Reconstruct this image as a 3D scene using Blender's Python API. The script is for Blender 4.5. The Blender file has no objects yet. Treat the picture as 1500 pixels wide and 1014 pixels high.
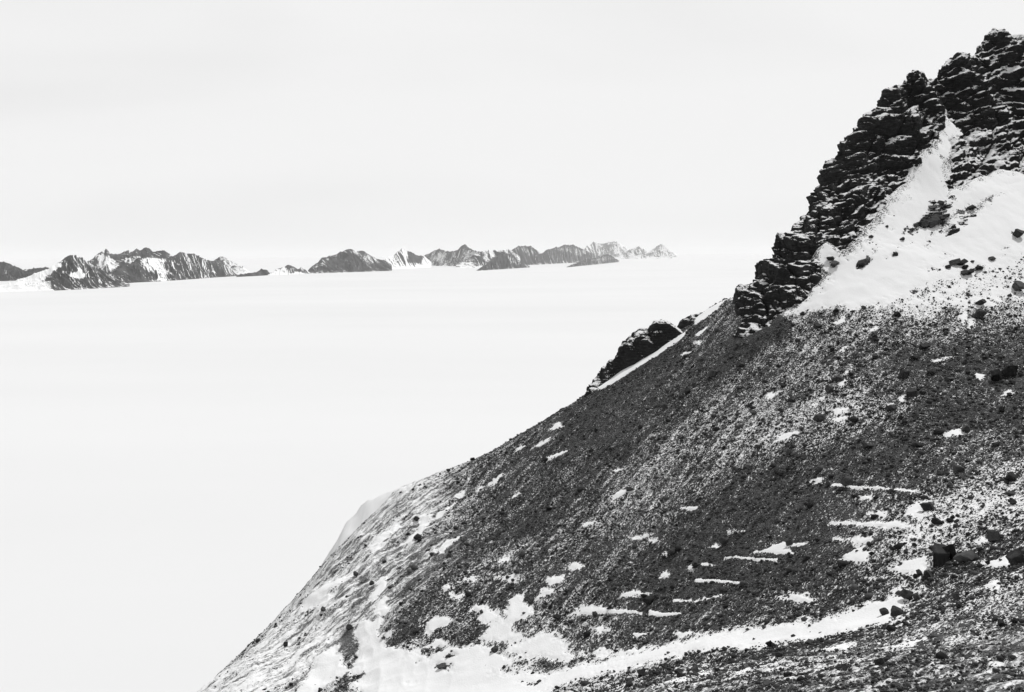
import bpy, math, random
import numpy as np
from mathutils import Vector, Matrix
rng = np.random.default_rng(7)
random.seed(7)
SC = bpy.context.scene
COL = SC.collection

# ------------------------------------------------------------------ camera
F = 1500.0                       # focal length in photo pixels (photo is 1500 x 1014)
PITCH = math.atan(135 / F)
ROLL = 0.008
ICE = -500.0
fw = Vector((0, math.cos(PITCH), -math.sin(PITCH)))
up0 = Vector((0, math.sin(PITCH), math.cos(PITCH)))
rt0 = Vector((1, 0, 0))
up = (up0 * math.cos(ROLL) + rt0 * math.sin(ROLL)).normalized()
rt = fw.cross(up).normalized()
cam = bpy.data.cameras.new('camera')
camo = bpy.data.objects.new('camera', cam)
COL.objects.link(camo)
camo.matrix_world = Matrix(((rt.x, up.x, -fw.x, 0), (rt.y, up.y, -fw.y, 0), (rt.z, up.z, -fw.z, 0), (0, 0, 0, 1)))
cam.sensor_fit = 'HORIZONTAL'; cam.sensor_width = 36; cam.lens = 36
cam.clip_start = 0.5; cam.clip_end = 1.5e6
SC.camera = camo
FW, UP, RT = (np.array(v) for v in (fw, up, rt))


def ray(px, py):
    """direction through a photo pixel, scaled so that its Y is 1"""
    px = np.asarray(px, float); py = np.asarray(py, float)
    d = FW + ((px - 750) / F)[..., None] * RT + (-(py - 507) / F)[..., None] * UP
    return d / d[..., 1:2]


# ------------------------------------------------------------------ noise
def _h(ix, iy, iz, s):
    n = (ix * 374761393 + iy * 668265263 + iz * 2147483647 + s * 1274126177) & 0xFFFFFFFF
    n = ((n ^ (n >> 13)) * 1274126177) & 0xFFFFFFFF
    n = (n ^ (n >> 16)) & 0xFFFFFFFF
    n = (n * 2246822519) & 0xFFFFFFFF
    n = n ^ (n >> 15)
    return (n & 0xFFFFFF) / float(0xFFFFFF)


def vn2(x, y, s=0):
    ix = np.floor(x).astype(np.int64); iy = np.floor(y).astype(np.int64)
    fx = x - ix; fy = y - iy
    u = fx * fx * fx * (fx * (fx * 6 - 15) + 10); v = fy * fy * fy * (fy * (fy * 6 - 15) + 10)
    a = _h(ix, iy, 0, s); b = _h(ix + 1, iy, 0, s); c = _h(ix, iy + 1, 0, s); d = _h(ix + 1, iy + 1, 0, s)
    return (a + (b - a) * u) * (1 - v) + (c + (d - c) * u) * v


def vn3(x, y, z, s=0):
    ix = np.floor(x).astype(np.int64); iy = np.floor(y).astype(np.int64); iz = np.floor(z).astype(np.int64)
    fx = x - ix; fy = y - iy; fz = z - iz
    u = fx * fx * (3 - 2 * fx); v = fy * fy * (3 - 2 * fy); w = fz * fz * (3 - 2 * fz)
    r = 0
    for dz in (0, 1):
        a = _h(ix, iy, iz + dz, s); b = _h(ix + 1, iy, iz + dz, s); c = _h(ix, iy + 1, iz + dz, s); d = _h(ix + 1, iy + 1, iz + dz, s)
        q = (a + (b - a) * u) * (1 - v) + (c + (d - c) * u) * v
        r = r + q * (w if dz else 1 - w)
    return r


def fbm2(x, y, s=0, o=4):
    r = 0; a = 0.5; t = 0
    for k in range(o):
        r = r + a * vn2(x * 2 ** k + 17.3 * k, y * 2 ** k - 9.1 * k, s + k); t += a; a *= 0.5
    return r / t - 0.5


def ridged2(x, y, s=0, o=4):
    r = 0; a = 0.5; t = 0
    for k in range(o):
        n = 1 - np.abs(2 * vn2(x * 2 ** k + 7.7 * k, y * 2 ** k + 3.1 * k, s + k) - 1)
        r = r + a * n * n; t += a; a *= 0.5
    return r / t


def worley3(x, y, z, s=0):
    ix = np.floor(x).astype(np.int64); iy = np.floor(y).astype(np.int64); iz = np.floor(z).astype(np.int64)
    f1 = np.full(x.shape, 9.0); f2 = np.full(x.shape, 9.0); idv = np.zeros(x.shape)
    for dx in (-1, 0, 1):
        for dy in (-1, 0, 1):
            for dz in (-1, 0, 1):
                a, b, c = ix + dx, iy + dy, iz + dz
                d = (a + _h(a, b, c, s) - x) ** 2 + (b + _h(a, b, c, s + 1) - y) ** 2 + (c + _h(a, b, c, s + 2) - z) ** 2
                m = d < f1
                f2 = np.where(m, f1, np.minimum(f2, d))
                idv = np.where(m, _h(a, b, c, s + 3), idv)
                f1 = np.where(m, d, f1)
    return np.sqrt(f1), np.sqrt(f2), idv


def sstep(a, b, x):
    t = np.clip((x - a) / (b - a), 0, 1)
    return t * t * (3 - 2 * t)


# ------------------------------------------------------------------ the mountain side as a height function
# control points: photo pixel and distance ahead in metres
CP = [
    # slope the camera stands over
    (1500, 1014, 52), (1350, 1014, 57), (1200, 1014, 64), (1050, 1014, 76), (900, 1014, 98), (1500, 930, 71), (1350, 950, 78),
    (1200, 960, 88), (1900, 1014, 40), (1800, 900, 62),
    # gully
    (1500, 838, 98), (1410, 862, 103), (1320, 888, 108), (1200, 918, 115), (1080, 945, 122), (960, 965, 130), (840, 985, 139),
    (700, 1010, 150),
    # scree slope
    (1500, 740, 124), (1500, 620, 158), (1500, 500, 196), (1350, 780, 126), (1350, 660, 152), (1350, 540, 186), (1350, 460, 210),
    (1200, 820, 134), (1200, 700, 156), (1200, 580, 184), (1200, 500, 205), (1080, 850, 142), (1080, 720, 166), (1080, 600, 194),
    (1080, 520, 216), (950, 860, 154), (950, 740, 178), (950, 640, 204), (950, 560, 228), (820, 880, 164), (820, 760, 192),
    (820, 670, 218), (700, 900, 170), (700, 800, 196), (700, 730, 220), (600, 960, 166), (560, 870, 188), (600, 800, 206),
    (470, 990, 170), (420, 1014, 166), (470, 930, 184),
    # snow field and rock
    (1250, 435, 217), (1350, 400, 224), (1450, 390, 228), (1500, 340, 242), (1400, 320, 245), (1300, 330, 240),
    (1213, 400, 226), (1160, 440, 222), (1500, 257, 266), (1400, 173, 280), (1390, 240, 262), (1300, 240, 259), (1230, 310, 243),
    (1160, 390, 232), (1340, 160, 275), (1440, 110, 292), (1500, 150, 289), (1700, 300, 270), (1700, 500, 200), (1750, 150, 300),
]
RIDGE = [(290, 1014, 172), (360, 962, 182), (450, 868, 202), (520, 790, 220), (590, 716, 240), (660, 690, 243), (760, 638, 246),
         (850, 582, 250), (930, 530, 252), (1000, 480, 254), (1060, 440, 252), (1098, 428, 245), (1136, 372, 243), (1178, 327, 247),
         (1213, 286, 251), (1234, 236, 257), (1270, 191, 264), (1306, 133, 273), (1350, 106, 281), (1398, 88, 290), (1426, 82, 296), (1442, 62, 301), (1462, 52, 303),
         (1500, 78, 308), (1560, 112, 312), (1640, 92, 320)]
pts = [ray(a, b) * c for a, b, c in CP]
rp = [ray(a, b) * c for a, b, c in RIDGE]
pts += rp
for i, (q, (a, b, c)) in enumerate(zip(rp, RIDGE)):
    t = rp[min(i + 1, len(rp) - 1)] - rp[max(i - 1, 0)]
    n = np.array([-t[1], t[0]]); n /= np.linalg.norm(n)          # away from the camera, over the crest
    if n[1] < 0 and n[0] > 0: n = -n
    v = np.array([q[0], q[1]]) / math.hypot(q[0], q[1])
    n = n + 0.8 * v; n /= np.linalg.norm(n)
    for dd, dz in ((14, 9 if b > 430 else 15), (45, 44), (110, 125)):
        pts.append(np.array([q[0] + n[0] * dd, q[1] + n[1] * dd, q[2] - dz]))
for x, y, z in ((0, 0, -1.75), (10, 0, -1.6), (-10, 0, -4.5), (0, -20, 6), (25, 0, -1.5), (-30, 0, -16), (0, 9, -6.2), (6, 22, -12.8), (18, 35, -18.5),
                (-12, 30, -24), (32, 30, -16.5), (44, 42, -19.5), (-60, 60, -75), (-90, 120, -130), (-60, 30, -50), (-110, 0, -120), (110, 60, -8),
                (150, 150, 12), (-90, 200, -150), (-200, 200, -300), (0, 450, -330), (150, 480, -250), (-150, 400, -380)):
    pts.append(np.array([x, y, z], float))
pts = np.array(pts)
CR = [rp[0] + (rp[0] - rp[1]) * 3] + list(rp) + [rp[-1] + (rp[-1] - rp[-2]) * 4]


def _k(r2):
    return np.where(r2 > 1e-9, 0.5 * r2 * np.log(np.maximum(r2, 1e-9)), 0)


S_ = 100.0
_n = len(pts)
A = np.zeros((_n + 3, _n + 3))
X_, Y_ = pts[:, 0] / S_, pts[:, 1] / S_
A[:_n, :_n] = _k((X_[:, None] - X_) ** 2 + (Y_[:, None] - Y_) ** 2) + np.eye(_n) * 0.0004
A[:_n, _n] = 1; A[:_n, _n + 1] = X_; A[:_n, _n + 2] = Y_; A[_n:, :_n] = A[:_n, _n:].T
W_ = np.linalg.solve(A, np.concatenate([pts[:, 2], [0, 0, 0]]))


def base_h(x, y):
    sh = np.shape(x); x = np.ravel(x).astype(float); y = np.ravel(y).astype(float)
    out = np.empty(x.shape)
    for i in range(0, len(x), 50000):
        xs, ys = x[i:i + 50000] / S_, y[i:i + 50000] / S_
        r2 = (xs[:, None] - X_) ** 2 + (ys[:, None] - Y_) ** 2
        out[i:i + 50000] = _k(r2) @ W_[:_n] + W_[_n] + W_[_n + 1] * xs + W_[_n + 2] * ys
    # behind the crest the ground drops away steeply
    cap = np.full(x.shape, 1e9); best = np.full(x.shape, 1e18)
    for a, b in zip(CR[:-1], CR[1:]):
        ex, ey = b[0] - a[0], b[1] - a[1]
        t = np.clip(((x - a[0]) * ex + (y - a[1]) * ey) / (ex * ex + ey * ey), 0, 1)
        dx, dy = x - a[0] - ex * t, y - a[1] - ey * t
        d2 = dx * dx + dy * dy
        hid = ex * (y - a[1]) - ey * (x - a[0]) > 0
        c = np.where(hid, a[2] + (b[2] - a[2]) * t + .6 - .95 * np.sqrt(d2), 1e9)
        cap = np.where(d2 < best - 1e-6, c, cap); best = np.minimum(best, d2)
    out = np.minimum(out, cap)
    r = np.hypot(x - 60, y - 160)
    far = sstep(230, 420, r)
    out = out * (1 - far) + far * (-60 - (r - 230) * 1.15)
    return np.maximum(out, ICE - 12).reshape(sh)


def hit(px, py):
    """where the line of sight through photo pixels meets the mountain side"""
    px = np.atleast_1d(np.asarray(px, float)); py = np.atleast_1d(np.asarray(py, float))
    d = ray(px, py)
    Y = np.arange(8, 330, 1.0)
    q = d[:, None, :] * Y[None, :, None]
    f = q[..., 2] - base_h(q[..., 0], q[..., 1])
    inside = f < 0
    i = np.where(inside.any(1), inside.argmax(1), np.abs(f).argmin(1))
    i = np.maximum(i, 1)
    f0 = f[np.arange(len(i)), i - 1]; f1 = f[np.arange(len(i)), i]
    t = np.where(inside.any(1), np.clip(f0 / np.maximum(f0 - f1, 1e-6), 0, 1), 1)
    yy = Y[i - 1] + t
    return d * yy[:, None]


def project(p):
    p = np.asarray(p)
    z = p @ FW
    return 750 + F * (p @ RT) / z, 507 - F * (p @ UP) / z


def inpoly_sd(x, y, poly):
    """signed distance to polygon, positive inside"""
    n = len(poly); d = np.full(x.shape, 1e9); ins = np.zeros(x.shape, bool)
    for i in range(n):
        x0, y0 = poly[i]; x1, y1 = poly[(i + 1) % n]
        ex, ey = x1 - x0, y1 - y0
        wx, wy = x - x0, y - y0
        t = np.clip((wx * ex + wy * ey) / max(ex * ex + ey * ey, 1e-9), 0, 1)
        d = np.minimum(d, (wx - ex * t) ** 2 + (wy - ey * t) ** 2)
        c = ((y0 <= y) & (y1 > y)) | ((y1 <= y) & (y0 > y))
        with np.errstate(divide='ignore', invalid='ignore'):
            xi = x0 + (y - y0) * ex / (ey if ey else 1e-9)
        ins ^= c & (x < xi)
    d = np.sqrt(d)
    return np.where(ins, d, -d)


def worldpoly(pl):
    h = hit([a for a, b in pl], [b for a, b in pl])
    return h[:, :2]


# crag footprint (two rock masses with the couloir between them)
CRAG_L = [(1062, 500), (1080, 470), (1095, 430), (1112, 388), (1128, 366), (1166, 318), (1205, 278), (1225, 228), (1262, 183), (1302, 125),
          (1345, 96), (1400, 84), (1452, 44), (1470, 60), (1440, 110), (1412, 150), (1398, 172), (1386, 190), (1372, 222), (1347, 242), (1334, 268), (1312, 292),
          (1290, 318), (1264, 342), (1250, 366), (1230, 372), (1212, 358), (1203, 370), (1212, 405), (1196, 418), (1178, 438), (1152, 454),
          (1130, 480), (1085, 500)]
CRAG_R = [(1440, 52), (1500, 66), (1600, 90), (1640, 200), (1560, 262), (1500, 256), (1468, 252), (1425, 272), (1388, 290), (1376, 262), (1380, 236),
          (1392, 205), (1397, 180), (1396, 150), (1410, 110)]
CRAG_M = [(1375, 92), (1448, 50), (1510, 72), (1510, 200), (1420, 205), (1398, 186), (1380, 175)]
polyL = worldpoly(CRAG_L); polyR = worldpoly(CRAG_R)
CTR = np.array([[140, 340]])
# pull crest vertices over to the hidden side so the rock wraps round it
def over(poly, px):
    poly = poly.copy()
    for i, (a, b) in enumerate(px):
        hx = hit([a + 6], [b + 6])[0]
        if any(abs(a - r[0]) < 34 and abs(b - r[1]) < 26 for r in RIDGE if r[1] < 440):
            v = np.array(hx[:2]) / np.hypot(*hx[:2]); n = v + np.array([-0.75, 0.1]); n /= np.hypot(*n)
            poly[i] = np.array(hx[:2]) + n * 8
    return poly
polyL = over(polyL, CRAG_L); polyR = over(polyR, CRAG_R); polyM = over(worldpoly(CRAG_M), CRAG_M)


def crag_mask(x, y):
    a = inpoly_sd(x, y, polyL); b = inpoly_sd(x, y, polyR)
    return np.maximum(np.maximum(a, b), inpoly_sd(x, y, polyM))


# ------------------------------------------------------------------ snow: regions in the place where it lies
def ell(cx, cy, w, h, ang=0, k=12):
    a = math.radians(ang); o = []
    for i in range(k):
        t = 2 * math.pi * i / k
        r = 1 + 0.25 * math.sin(3.1 * t + cx) + 0.15 * math.sin(5 * t + cy)
        u, v = math.cos(t) * w / 2 * r, math.sin(t) * h / 2 * r
        o.append((cx + u * math.cos(a) + v * math.sin(a), cy - u * math.sin(a) + v * math.cos(a)))
    return o


def tail(x0, y0, x1, y1, w0, w1):
    dx, dy = x1 - x0, y1 - y0; L = math.hypot(dx, dy); nx, ny = -dy / L, dx / L
    return [(x0 + nx * w0 / 2, y0 + ny * w0 / 2), ((x0 + x1) / 2 + nx * w0 * .45, (y0 + y1) / 2 + ny * w0 * .45), (x1 + nx * w1 / 2, y1 + ny * w1 / 2),
            (x1 - nx * w1 / 2, y1 - ny * w1 / 2), ((x0 + x1) / 2 - nx * w0 * .35, (y0 + y1) / 2 - ny * w0 * .35), (x0 - nx * w0 / 2, y0 - ny * w0 / 2)]


PATCH = [  # (outline, strength, softness in metres)
    # upper snow field, couloir included
    ([(1150, 456), (1179, 441), (1197, 420), (1216, 406), (1203, 370), (1212, 356), (1230, 376), (1253, 369), (1268, 345), (1292, 324),
      (1316, 298), (1336, 271), (1350, 243), (1376, 222), (1388, 186), (1400, 168), (1404, 176), (1394, 206), (1380, 236), (1376, 262), (1388, 292), (1425, 274),
      (1470, 254), (1500, 258), (1640, 280), (1660, 330), (1500, 372), (1470, 384), (1440, 392), (1400, 404), (1370, 412), (1330, 430), (1290, 442), (1250, 452), (1225, 446), (1195, 449), (1170, 458)], 1.0, 1.2),
    # ridge strip and patch
    ([(874, 568), (900, 549), (930, 532), (960, 512), (1000, 486), (1006, 481), (1000, 492), (968, 515), (935, 538), (900, 558), (878, 569)], 1, .2),
    ([(1014, 470), (1022, 450), (1040, 443), (1064, 434), (1052, 450), (1034, 465), (1020, 474)], 1, .4),
    (tail(1040, 446, 1085, 426, 5, 2), .8, .4),
    # gully band
    ([(640, 1016), (640, 985), (700, 975), (800, 975), (870, 970), (950, 953), (1000, 941), (1060, 928), (1150, 914), (1230, 898), (1290, 876), (1318, 862), (1340, 862), (1326, 880),
      (1318, 900), (1310, 913), (1240, 921), (1150, 940), (1060, 955), (1000, 960), (930, 976), (880, 984), (800, 1010), (780, 1030)], 1, 1.5),
    (ell(900, 954, 95, 12), .9, .8), (ell(797, 946, 100, 34), 1, .8), (ell(760, 893, 40, 34, 20), 1, .5), (ell(713, 903, 40, 26, -20), 1, .6),
    (ell(735, 925, 60, 30, 0), .95, .6), (ell(700, 965, 110, 50, 0), 1, 1), (ell(640, 990, 130, 60, 0), 1, 1), (ell(590, 980, 80, 60, 0), 1, 1),
    ([(524, 945), (528, 916), (560, 908), (552, 930), (578, 950), (600, 950), (632, 966), (664, 948), (690, 955), (740, 1014), (560, 1016), (500, 1000), (520, 975)], 1, .4),
    ([(434, 1014), (452, 988), (470, 966), (498, 944), (504, 950), (500, 968), (512, 980), (478, 1000), (456, 1014)], 1, .4),
    ([(540, 868), (560, 843), (566, 846), (562, 862), (546, 880)], 1, .3), (ell(528, 925, 14, 30, -20), .8, .4), (ell(560, 890, 16, 30, -25), .6, .5),
    (ell(641, 914, 42, 16, 22), 1, .3), (ell(575, 932, 24, 10, 15), .9, .3), (ell(640, 940, 30, 10, 10), .8, .3),
    ([(619, 753), (635, 754), (621, 777), (602, 797), (588, 797), (611, 778)], 1, .3),
    (ell(497, 850, 60, 12, 40), .7, .8), (ell(468, 872, 50, 26, 35), .85, .8), (ell(560, 790, 70, 14, 48), .6, .8), (ell(430, 970, 60, 8, 35), .7, .5),
    (ell(460, 945, 44, 6, 32), .8, .4), (ell(560, 840, 36, 5, 30), .7, .4), (ell(480, 890, 40, 5, 30), .7, .4), (ell(370, 1000, 50, 8, 30), .6, .5),
    # wind tails and patches on the scree
    (ell(1197, 701, 17, 7, 8), 1, .2), (tail(1218, 710, 1340, 721, 4, 3), 1, .12), (ell(1269, 731, 20, 7), 1, .2), (ell(1342, 752, 26, 20, 25), .95, .3),
    (ell(1287, 757, 30, 8), .8, .4), (tail(1215, 769, 1325, 774, 6, 7), .95, .25), (ell(1308, 776, 34, 9), .9, .3), (ell(1264, 796, 32, 14, 15), .95, .3),
    (ell(1255, 818, 40, 20, 10), 1, .35), (tail(1222, 793, 1250, 795, 3, 4), .9, .2), (ell(1337, 829, 58, 22, 8), 1, .3),
    ([(1432, 823), (1455, 817), (1486, 806), (1478, 826), (1455, 828)], 1, .2), (ell(1439, 788, 18, 11), 1, .2), (ell(1456, 856, 28, 10, 15), .9, .3),
    ([(1104, 808), (1125, 803), (1145, 795), (1184, 795), (1178, 799), (1150, 803), (1162, 811), (1130, 811)], 1, .15), (tail(1061, 813, 1139, 822, 3, 5), 1, .1),
    (ell(1168, 879, 48, 14), .9, .4), (tail(1066, 777, 1090, 777, 3, 3), .9, .2), (ell(1008, 747, 24, 5), 1, .15), (ell(912, 726, 34, 6, 20), 1, .2),
    (ell(938, 787, 27, 6, 12), 1, .2), (ell(958, 792, 15, 4), 1, .2), (ell(1048, 796, 12, 7, 10), 1, .2), (ell(975, 811, 13, 7, 20), 1, .2),
    (ell(842, 831, 24, 10, 10), 1, .3), (ell(812, 852, 26, 12, 20), .95, .3), (ell(797, 870, 28, 10, 30), .9, .3), (tail(1018, 848, 1087, 856, 5, 3), 1, .1),
    (ell(930, 870, 44, 9, 3), 1, .2), (tail(986, 878, 1013, 879, 3, 3), 1, .1), (ell(973, 842, 16, 7, 25), 1, .2), (tail(1027, 822, 1050, 825, 5, 2), 1, .1),
    (ell(1014, 829, 11, 7, 20), 1, .2), (ell(867, 892, 58, 12, 3), 1, .25), (tail(950, 895, 997, 899, 7, 3), 1, .1), (tail(895, 894, 940, 897, 6, 3), 1, .15),
    (tail(1015, 882, 1060, 873, 4, 3), .9, .2), (ell(938, 928, 28, 6, 3), .95, .25), (ell(1001, 930, 30, 6), .95, .25), (ell(880, 920, 40, 6), .6, .4),
    (ell(1233, 564, 14, 9, 35), 1, .15), (ell(1232, 603, 22, 8, 20), 1, .2), (ell(1228, 616, 24, 6, 5), 1, .2), (ell(1150, 641, 36, 8, 22), .9, .3),
    (ell(1400, 635, 28, 9, 8), 1, .2), (ell(1378, 528, 30, 5, 12), .6, .3), (ell(1475, 577, 14, 7, 15), 1, .2),
    (ell(1321, 589, 8, 6, 35), 1, .2), (ell(1436, 551, 16, 10), .8, .3), (ell(1411, 465, 12, 14), 1, .2), (ell(1422, 475, 6, 20, -10), .9, .2),
    (ell(1280, 483, 12, 5, 20), 1, .2), (ell(1229, 469, 18, 7, 25), .9, .3), (ell(1345, 440, 26, 8), .8, .4), (ell(1450, 440, 40, 18, 15), .9, .5), (ell(1480, 420, 60, 16, 15), .8, .6),
    (ell(1410, 440, 40, 14, 10), .75, .6), (ell(1390, 425, 60, 14, 15), .8, .6), (ell(1112, 487, 0.1, 0.1), 0, .1),
    (ell(1095, 500, 12, 5, 35), .9, .2), (ell(1026, 487, 22, 5, 38), .95, .2), (ell(1005, 520, 14, 4, 20), 1, .15), (ell(1022, 504, 10, 8), .7, .3),
    (ell(815, 625, 22, 8, 25), .9, .3), (ell(795, 650, 30, 5, 30), .7, .3), (ell(760, 660, 22, 4, 30), .7, .3), (tail(798, 676, 830, 662, 6, 3), .9, .2),
    (ell(725, 708, 26, 8, 35), .8, .3), (ell(675, 724, 14, 7, 30), .95, .3), (ell(650, 750, 40, 6, 38), .7, .3), (ell(660, 795, 40, 8, 30), .85, .3),
    (ell(645, 805, 20, 7), .8, .3), (ell(704, 716, 12, 6, 30), .9, .3), (ell(755, 728, 14, 5, 30), .8, .2), (ell(905, 690, 22, 5, 15), .7, .3),
    (ell(1235, 512, 10, 4, 30), .9, .2), (ell(1130, 577, 16, 12, 40), .6, .4), (ell(862, 771, 18, 5, 10), .9, .2), (ell(740, 820, 30, 12), .55, .6),
    (ell(745, 850, 40, 10, -5), .7, .5), (ell(690, 850, 24, 9), .6, .5), (ell(670, 875, 24, 10, -20), .7, .4), (ell(655, 862, 14, 8), .9, .3),
    (ell(1230, 950, 40, 8, 12), .8, .4), (ell(1335, 940, 50, 7, 15), .7, .4), (ell(1090, 985, 30, 6, 5), .6, .4), (ell(1340, 800, 60, 40, 30), .16, 1.2),
    (ell(1400, 770, 120, 60, 10), .14, 3), (ell(1480, 700, 60, 60, 10), .12, 2), (ell(1010, 990, 70, 10, 8), .6, .5), (ell(985, 1000, 60, 6, 8), .6, .4),
]
# islands of stones inside the snow (strength is removed)
HOLE = [([(1058, 508), (1088, 478), (1130, 462), (1164, 474), (1152, 494), (1100, 512)], .9, .8), (ell(590, 930, 60, 24, 25), .75, .6), (ell(700, 925, 40, 14, 20), .7, .5), (ell(648, 971, 26, 9, -10), .9, .3), (ell(660, 958, 22, 7), .8, .3), (ell(735, 948, 20, 12, 35), .7, .4),
        (ell(510, 945, 26, 40, -25), .8, .5), (ell(510, 995, 44, 16, 25), .85, .6), (ell(805, 975, 44, 18), .65, .8), (ell(775, 998, 44, 6), .5, .6), (ell(745, 958, 30, 10), .6, .4),
        (ell(1267, 382, 27, 12, 40), 1, .25), (ell(1280, 367, 14, 10, 30), .6, .3), (ell(1311, 371, 11, 6, 30), .8, .2), (ell(1222, 385, 17, 9), .9, .3), (ell(1217, 376, 15, 6), .9, .2),
        (ell(1330, 357, 24, 5, 20), .5, .4), (ell(1360, 355, 16, 10, 40), .5, .4), (ell(1388, 373, 22, 12, 30), .5, .6), (ell(1372, 391, 40, 9, 8), .5, .6), (ell(1432, 391, 24, 10, 20), .75, .3),
        (ell(1492, 343, 20, 14), .9, .4), (ell(1474, 362, 14, 7, 30), .7, .3), (ell(1468, 374, 16, 4), .5, .3), (ell(1420, 348, 5, 3), .6, .3),
        (ell(1365, 312, 44, 16, 50), .85, .7), (ell(1340, 332, 36, 14, 45), .85, .6), (ell(1390, 320, 50, 16, 25), .7, .8), (ell(1430, 302, 60, 16, 20), .72, .8), (ell(1380, 336, 40, 12, 20), .6, .6),
        (ell(1330, 292, 20, 10, 30), .5, .6), (ell(1465, 288, 50, 7, 18), .55, .6), (ell(1480, 270, 40, 6, 10), .3, .5), (ell(1324, 340, 8, 7), .9, .2)]
# background cover of drifted snow between the stones: photo pixel, share of snow
COVER = [(600, 730, .40), (640, 760, .42), (560, 800, .40), (500, 860, .34), (440, 930, .32), (380, 980, .36), (300, 1010, .5), (480, 930, .42), (540, 900, .34), (600, 850, .24),
         (580, 760, .42), (530, 830, .42), (700, 700, .28), (760, 660, .26), (850, 600, .18), (900, 620, .22), (950, 540, .10), (1000, 500, .12), (1060, 460, .22), (1100, 490, .05), (1060, 500, .14),
         (1100, 560, .29), (1150, 520, .34), (1050, 600, .33), (980, 640, .30), (1100, 640, .31), (1200, 540, .30), (1250, 500, .30), (1200, 620, .32), (1300, 500, .26), (1180, 480, .32),
         (1400, 470, .26), (1480, 450, .36), (1500, 500, .16), (1350, 520, .20), (1450, 530, .14), (1300, 570, .22), (1270, 600, .34), (1400, 600, .20), (1500, 600, .22), (1480, 640, .28),
         (900, 700, .22), (800, 740, .24), (700, 780, .28), (1000, 700, .18), (1100, 720, .16), (1200, 680, .20), (1300, 660, .20), (1400, 680, .26), (1480, 700, .36), (1440, 740, .44),
         (1380, 780, .42), (1300, 720, .24), (1200, 760, .17), (1100, 800, .16), (1000, 780, .18), (900, 800, .20), (800, 820, .22), (720, 840, .27), (650, 850, .27), (600, 900, .30),
         (900, 860, .22), (1000, 850, .15), (1100, 850, .12), (1200, 840, .13), (1300, 830, .3), (1000, 910, .2), (1100, 900, .2), (1180, 890, .22), (1250, 870, .26), (860, 930, .3),
         (1500, 790, .3), (1450, 850, .34), (1400, 850, .3), (1500, 900, .30), (1400, 900, .38), (1350, 920, .4), (1450, 950, .28), (1250, 950, .36), (1200, 980, .38), (1100, 980, .42),
         (1000, 1000, .42), (900, 1005, .42), (1300, 1000, .38), (1400, 1000, .36), (1500, 1010, .34), (1350, 440, .55), (1450, 420, .6), (1250, 460, .35), (1500, 400, .65)]
cvp = hit([c[0] for c in COVER], [c[1] for c in COVER])[:, :2]
cvw = np.array([c[2] for c in COVER])


def cover(x, y):
    out = np.empty(x.shape)
    for i in range(0, len(x), 50000):
        d2 = (x[i:i + 50000, None] - cvp[:, 0]) ** 2 + (y[i:i + 50000, None] - cvp[:, 1]) ** 2
        w = 1 / (d2 + 6) ** 2
        out[i:i + 50000] = (w @ cvw) / w.sum(1)
    return out


WP = [(worldpoly(p), s, e) for p, s, e in PATCH]
WH = [(worldpoly(p), s, e) for p, s, e in HOLE]


_d = hit([500], [850])[0][:2] - hit([640], [750])[0][:2]
STREAK = math.atan2(_d[1], _d[0])


def snow_cover(x, y):
    """share of snow 0..1 at points of the mountain side"""
    x = np.ravel(x); y = np.ravel(y)
    c = cover(x, y) * 1.1 + .075
    u = x * math.cos(STREAK) + y * math.sin(STREAK); v = -x * math.sin(STREAK) + y * math.cos(STREAK)
    c = c + .34 * fbm2(u / 9, v / 1.1, 91, 3) + .26 * fbm2(x / 26, y / 26, 92, 3) + .16 * fbm2(u / 3, v / .8, 93, 2)
    c = np.maximum(c - .09 * (1 - sstep(92, 112, np.hypot(x, y))), .02)
    wob = fbm2(x * .8, y * .8, 31, 3) * 1.6
    wob2 = fbm2(x * 2.6, y * 2.6, 33, 2) * 1.6
    for lst, sign in ((WP, 1), (WH, -1)):
        for poly, s, e in lst:
            m = 1.5 + 3 * e
            sel = np.where((x > poly[:, 0].min() - m) & (x < poly[:, 0].max() + m) & (y > poly[:, 1].min() - m) & (y < poly[:, 1].max() + m))[0]
            if len(sel) == 0: continue
            d = inpoly_sd(x[sel], y[sel], poly) + wob[sel] * min(e * 1.6, 1.6) + wob2[sel] * min(e * 1.2, .8)
            e2 = max(e, .4) if e > .16 else e
            k = s * sstep(-1.1 * e2, 1.5 * e2, d)
            if sign > 0: c[sel] = c[sel] + (1.25 - c[sel]) * k
            else: c[sel] = c[sel] * (1 - k) + .12 * k
    # small islands of stone showing through thin snow
    isl = sstep(.16, .34, fbm2(x / 2.6, y / 2.6, 95, 3)) * sstep(-.1, .2, fbm2(x / 14, y / 14, 96, 2))
    c = np.where(c > .8, c - .6 * isl * sstep(.75, .35, fbm2(x / 9, y / 9, 97, 2) + .5), c)
    return c


def ground_h(x, y):
    """full relief of the mountain side"""
    x = np.asarray(x, float); y = np.asarray(y, float)
    h = base_h(x, y)
    r = np.hypot(x, y)
    near = 1 - sstep(330, 420, r)
    h = h + near * (fbm2(x / 22, y / 22, 3, 3) * 1.6 + fbm2(x / 5, y / 5, 11, 3) * .6)
    fl = np.exp(-((x + 32) ** 2 / 26 ** 2 + (y - 205) ** 2 / 45 ** 2))
    h = h + fl * (fbm2(x / 7, y / 7, 15, 3) * 2.6 + (ridged2(x / 4, y / 4, 16, 2) - .5) * .7)
    # bedrock under the crag lies lower, the crag itself is a separate body
    k = (x > 40) & (y > 190) & (r < 345) & (x < 210)
    if np.any(k):
        m = crag_mask(x[k], y[k])
        h = h.copy(); h[k] -= 5.0 * sstep(.5, 5, m)
    return h


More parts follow.
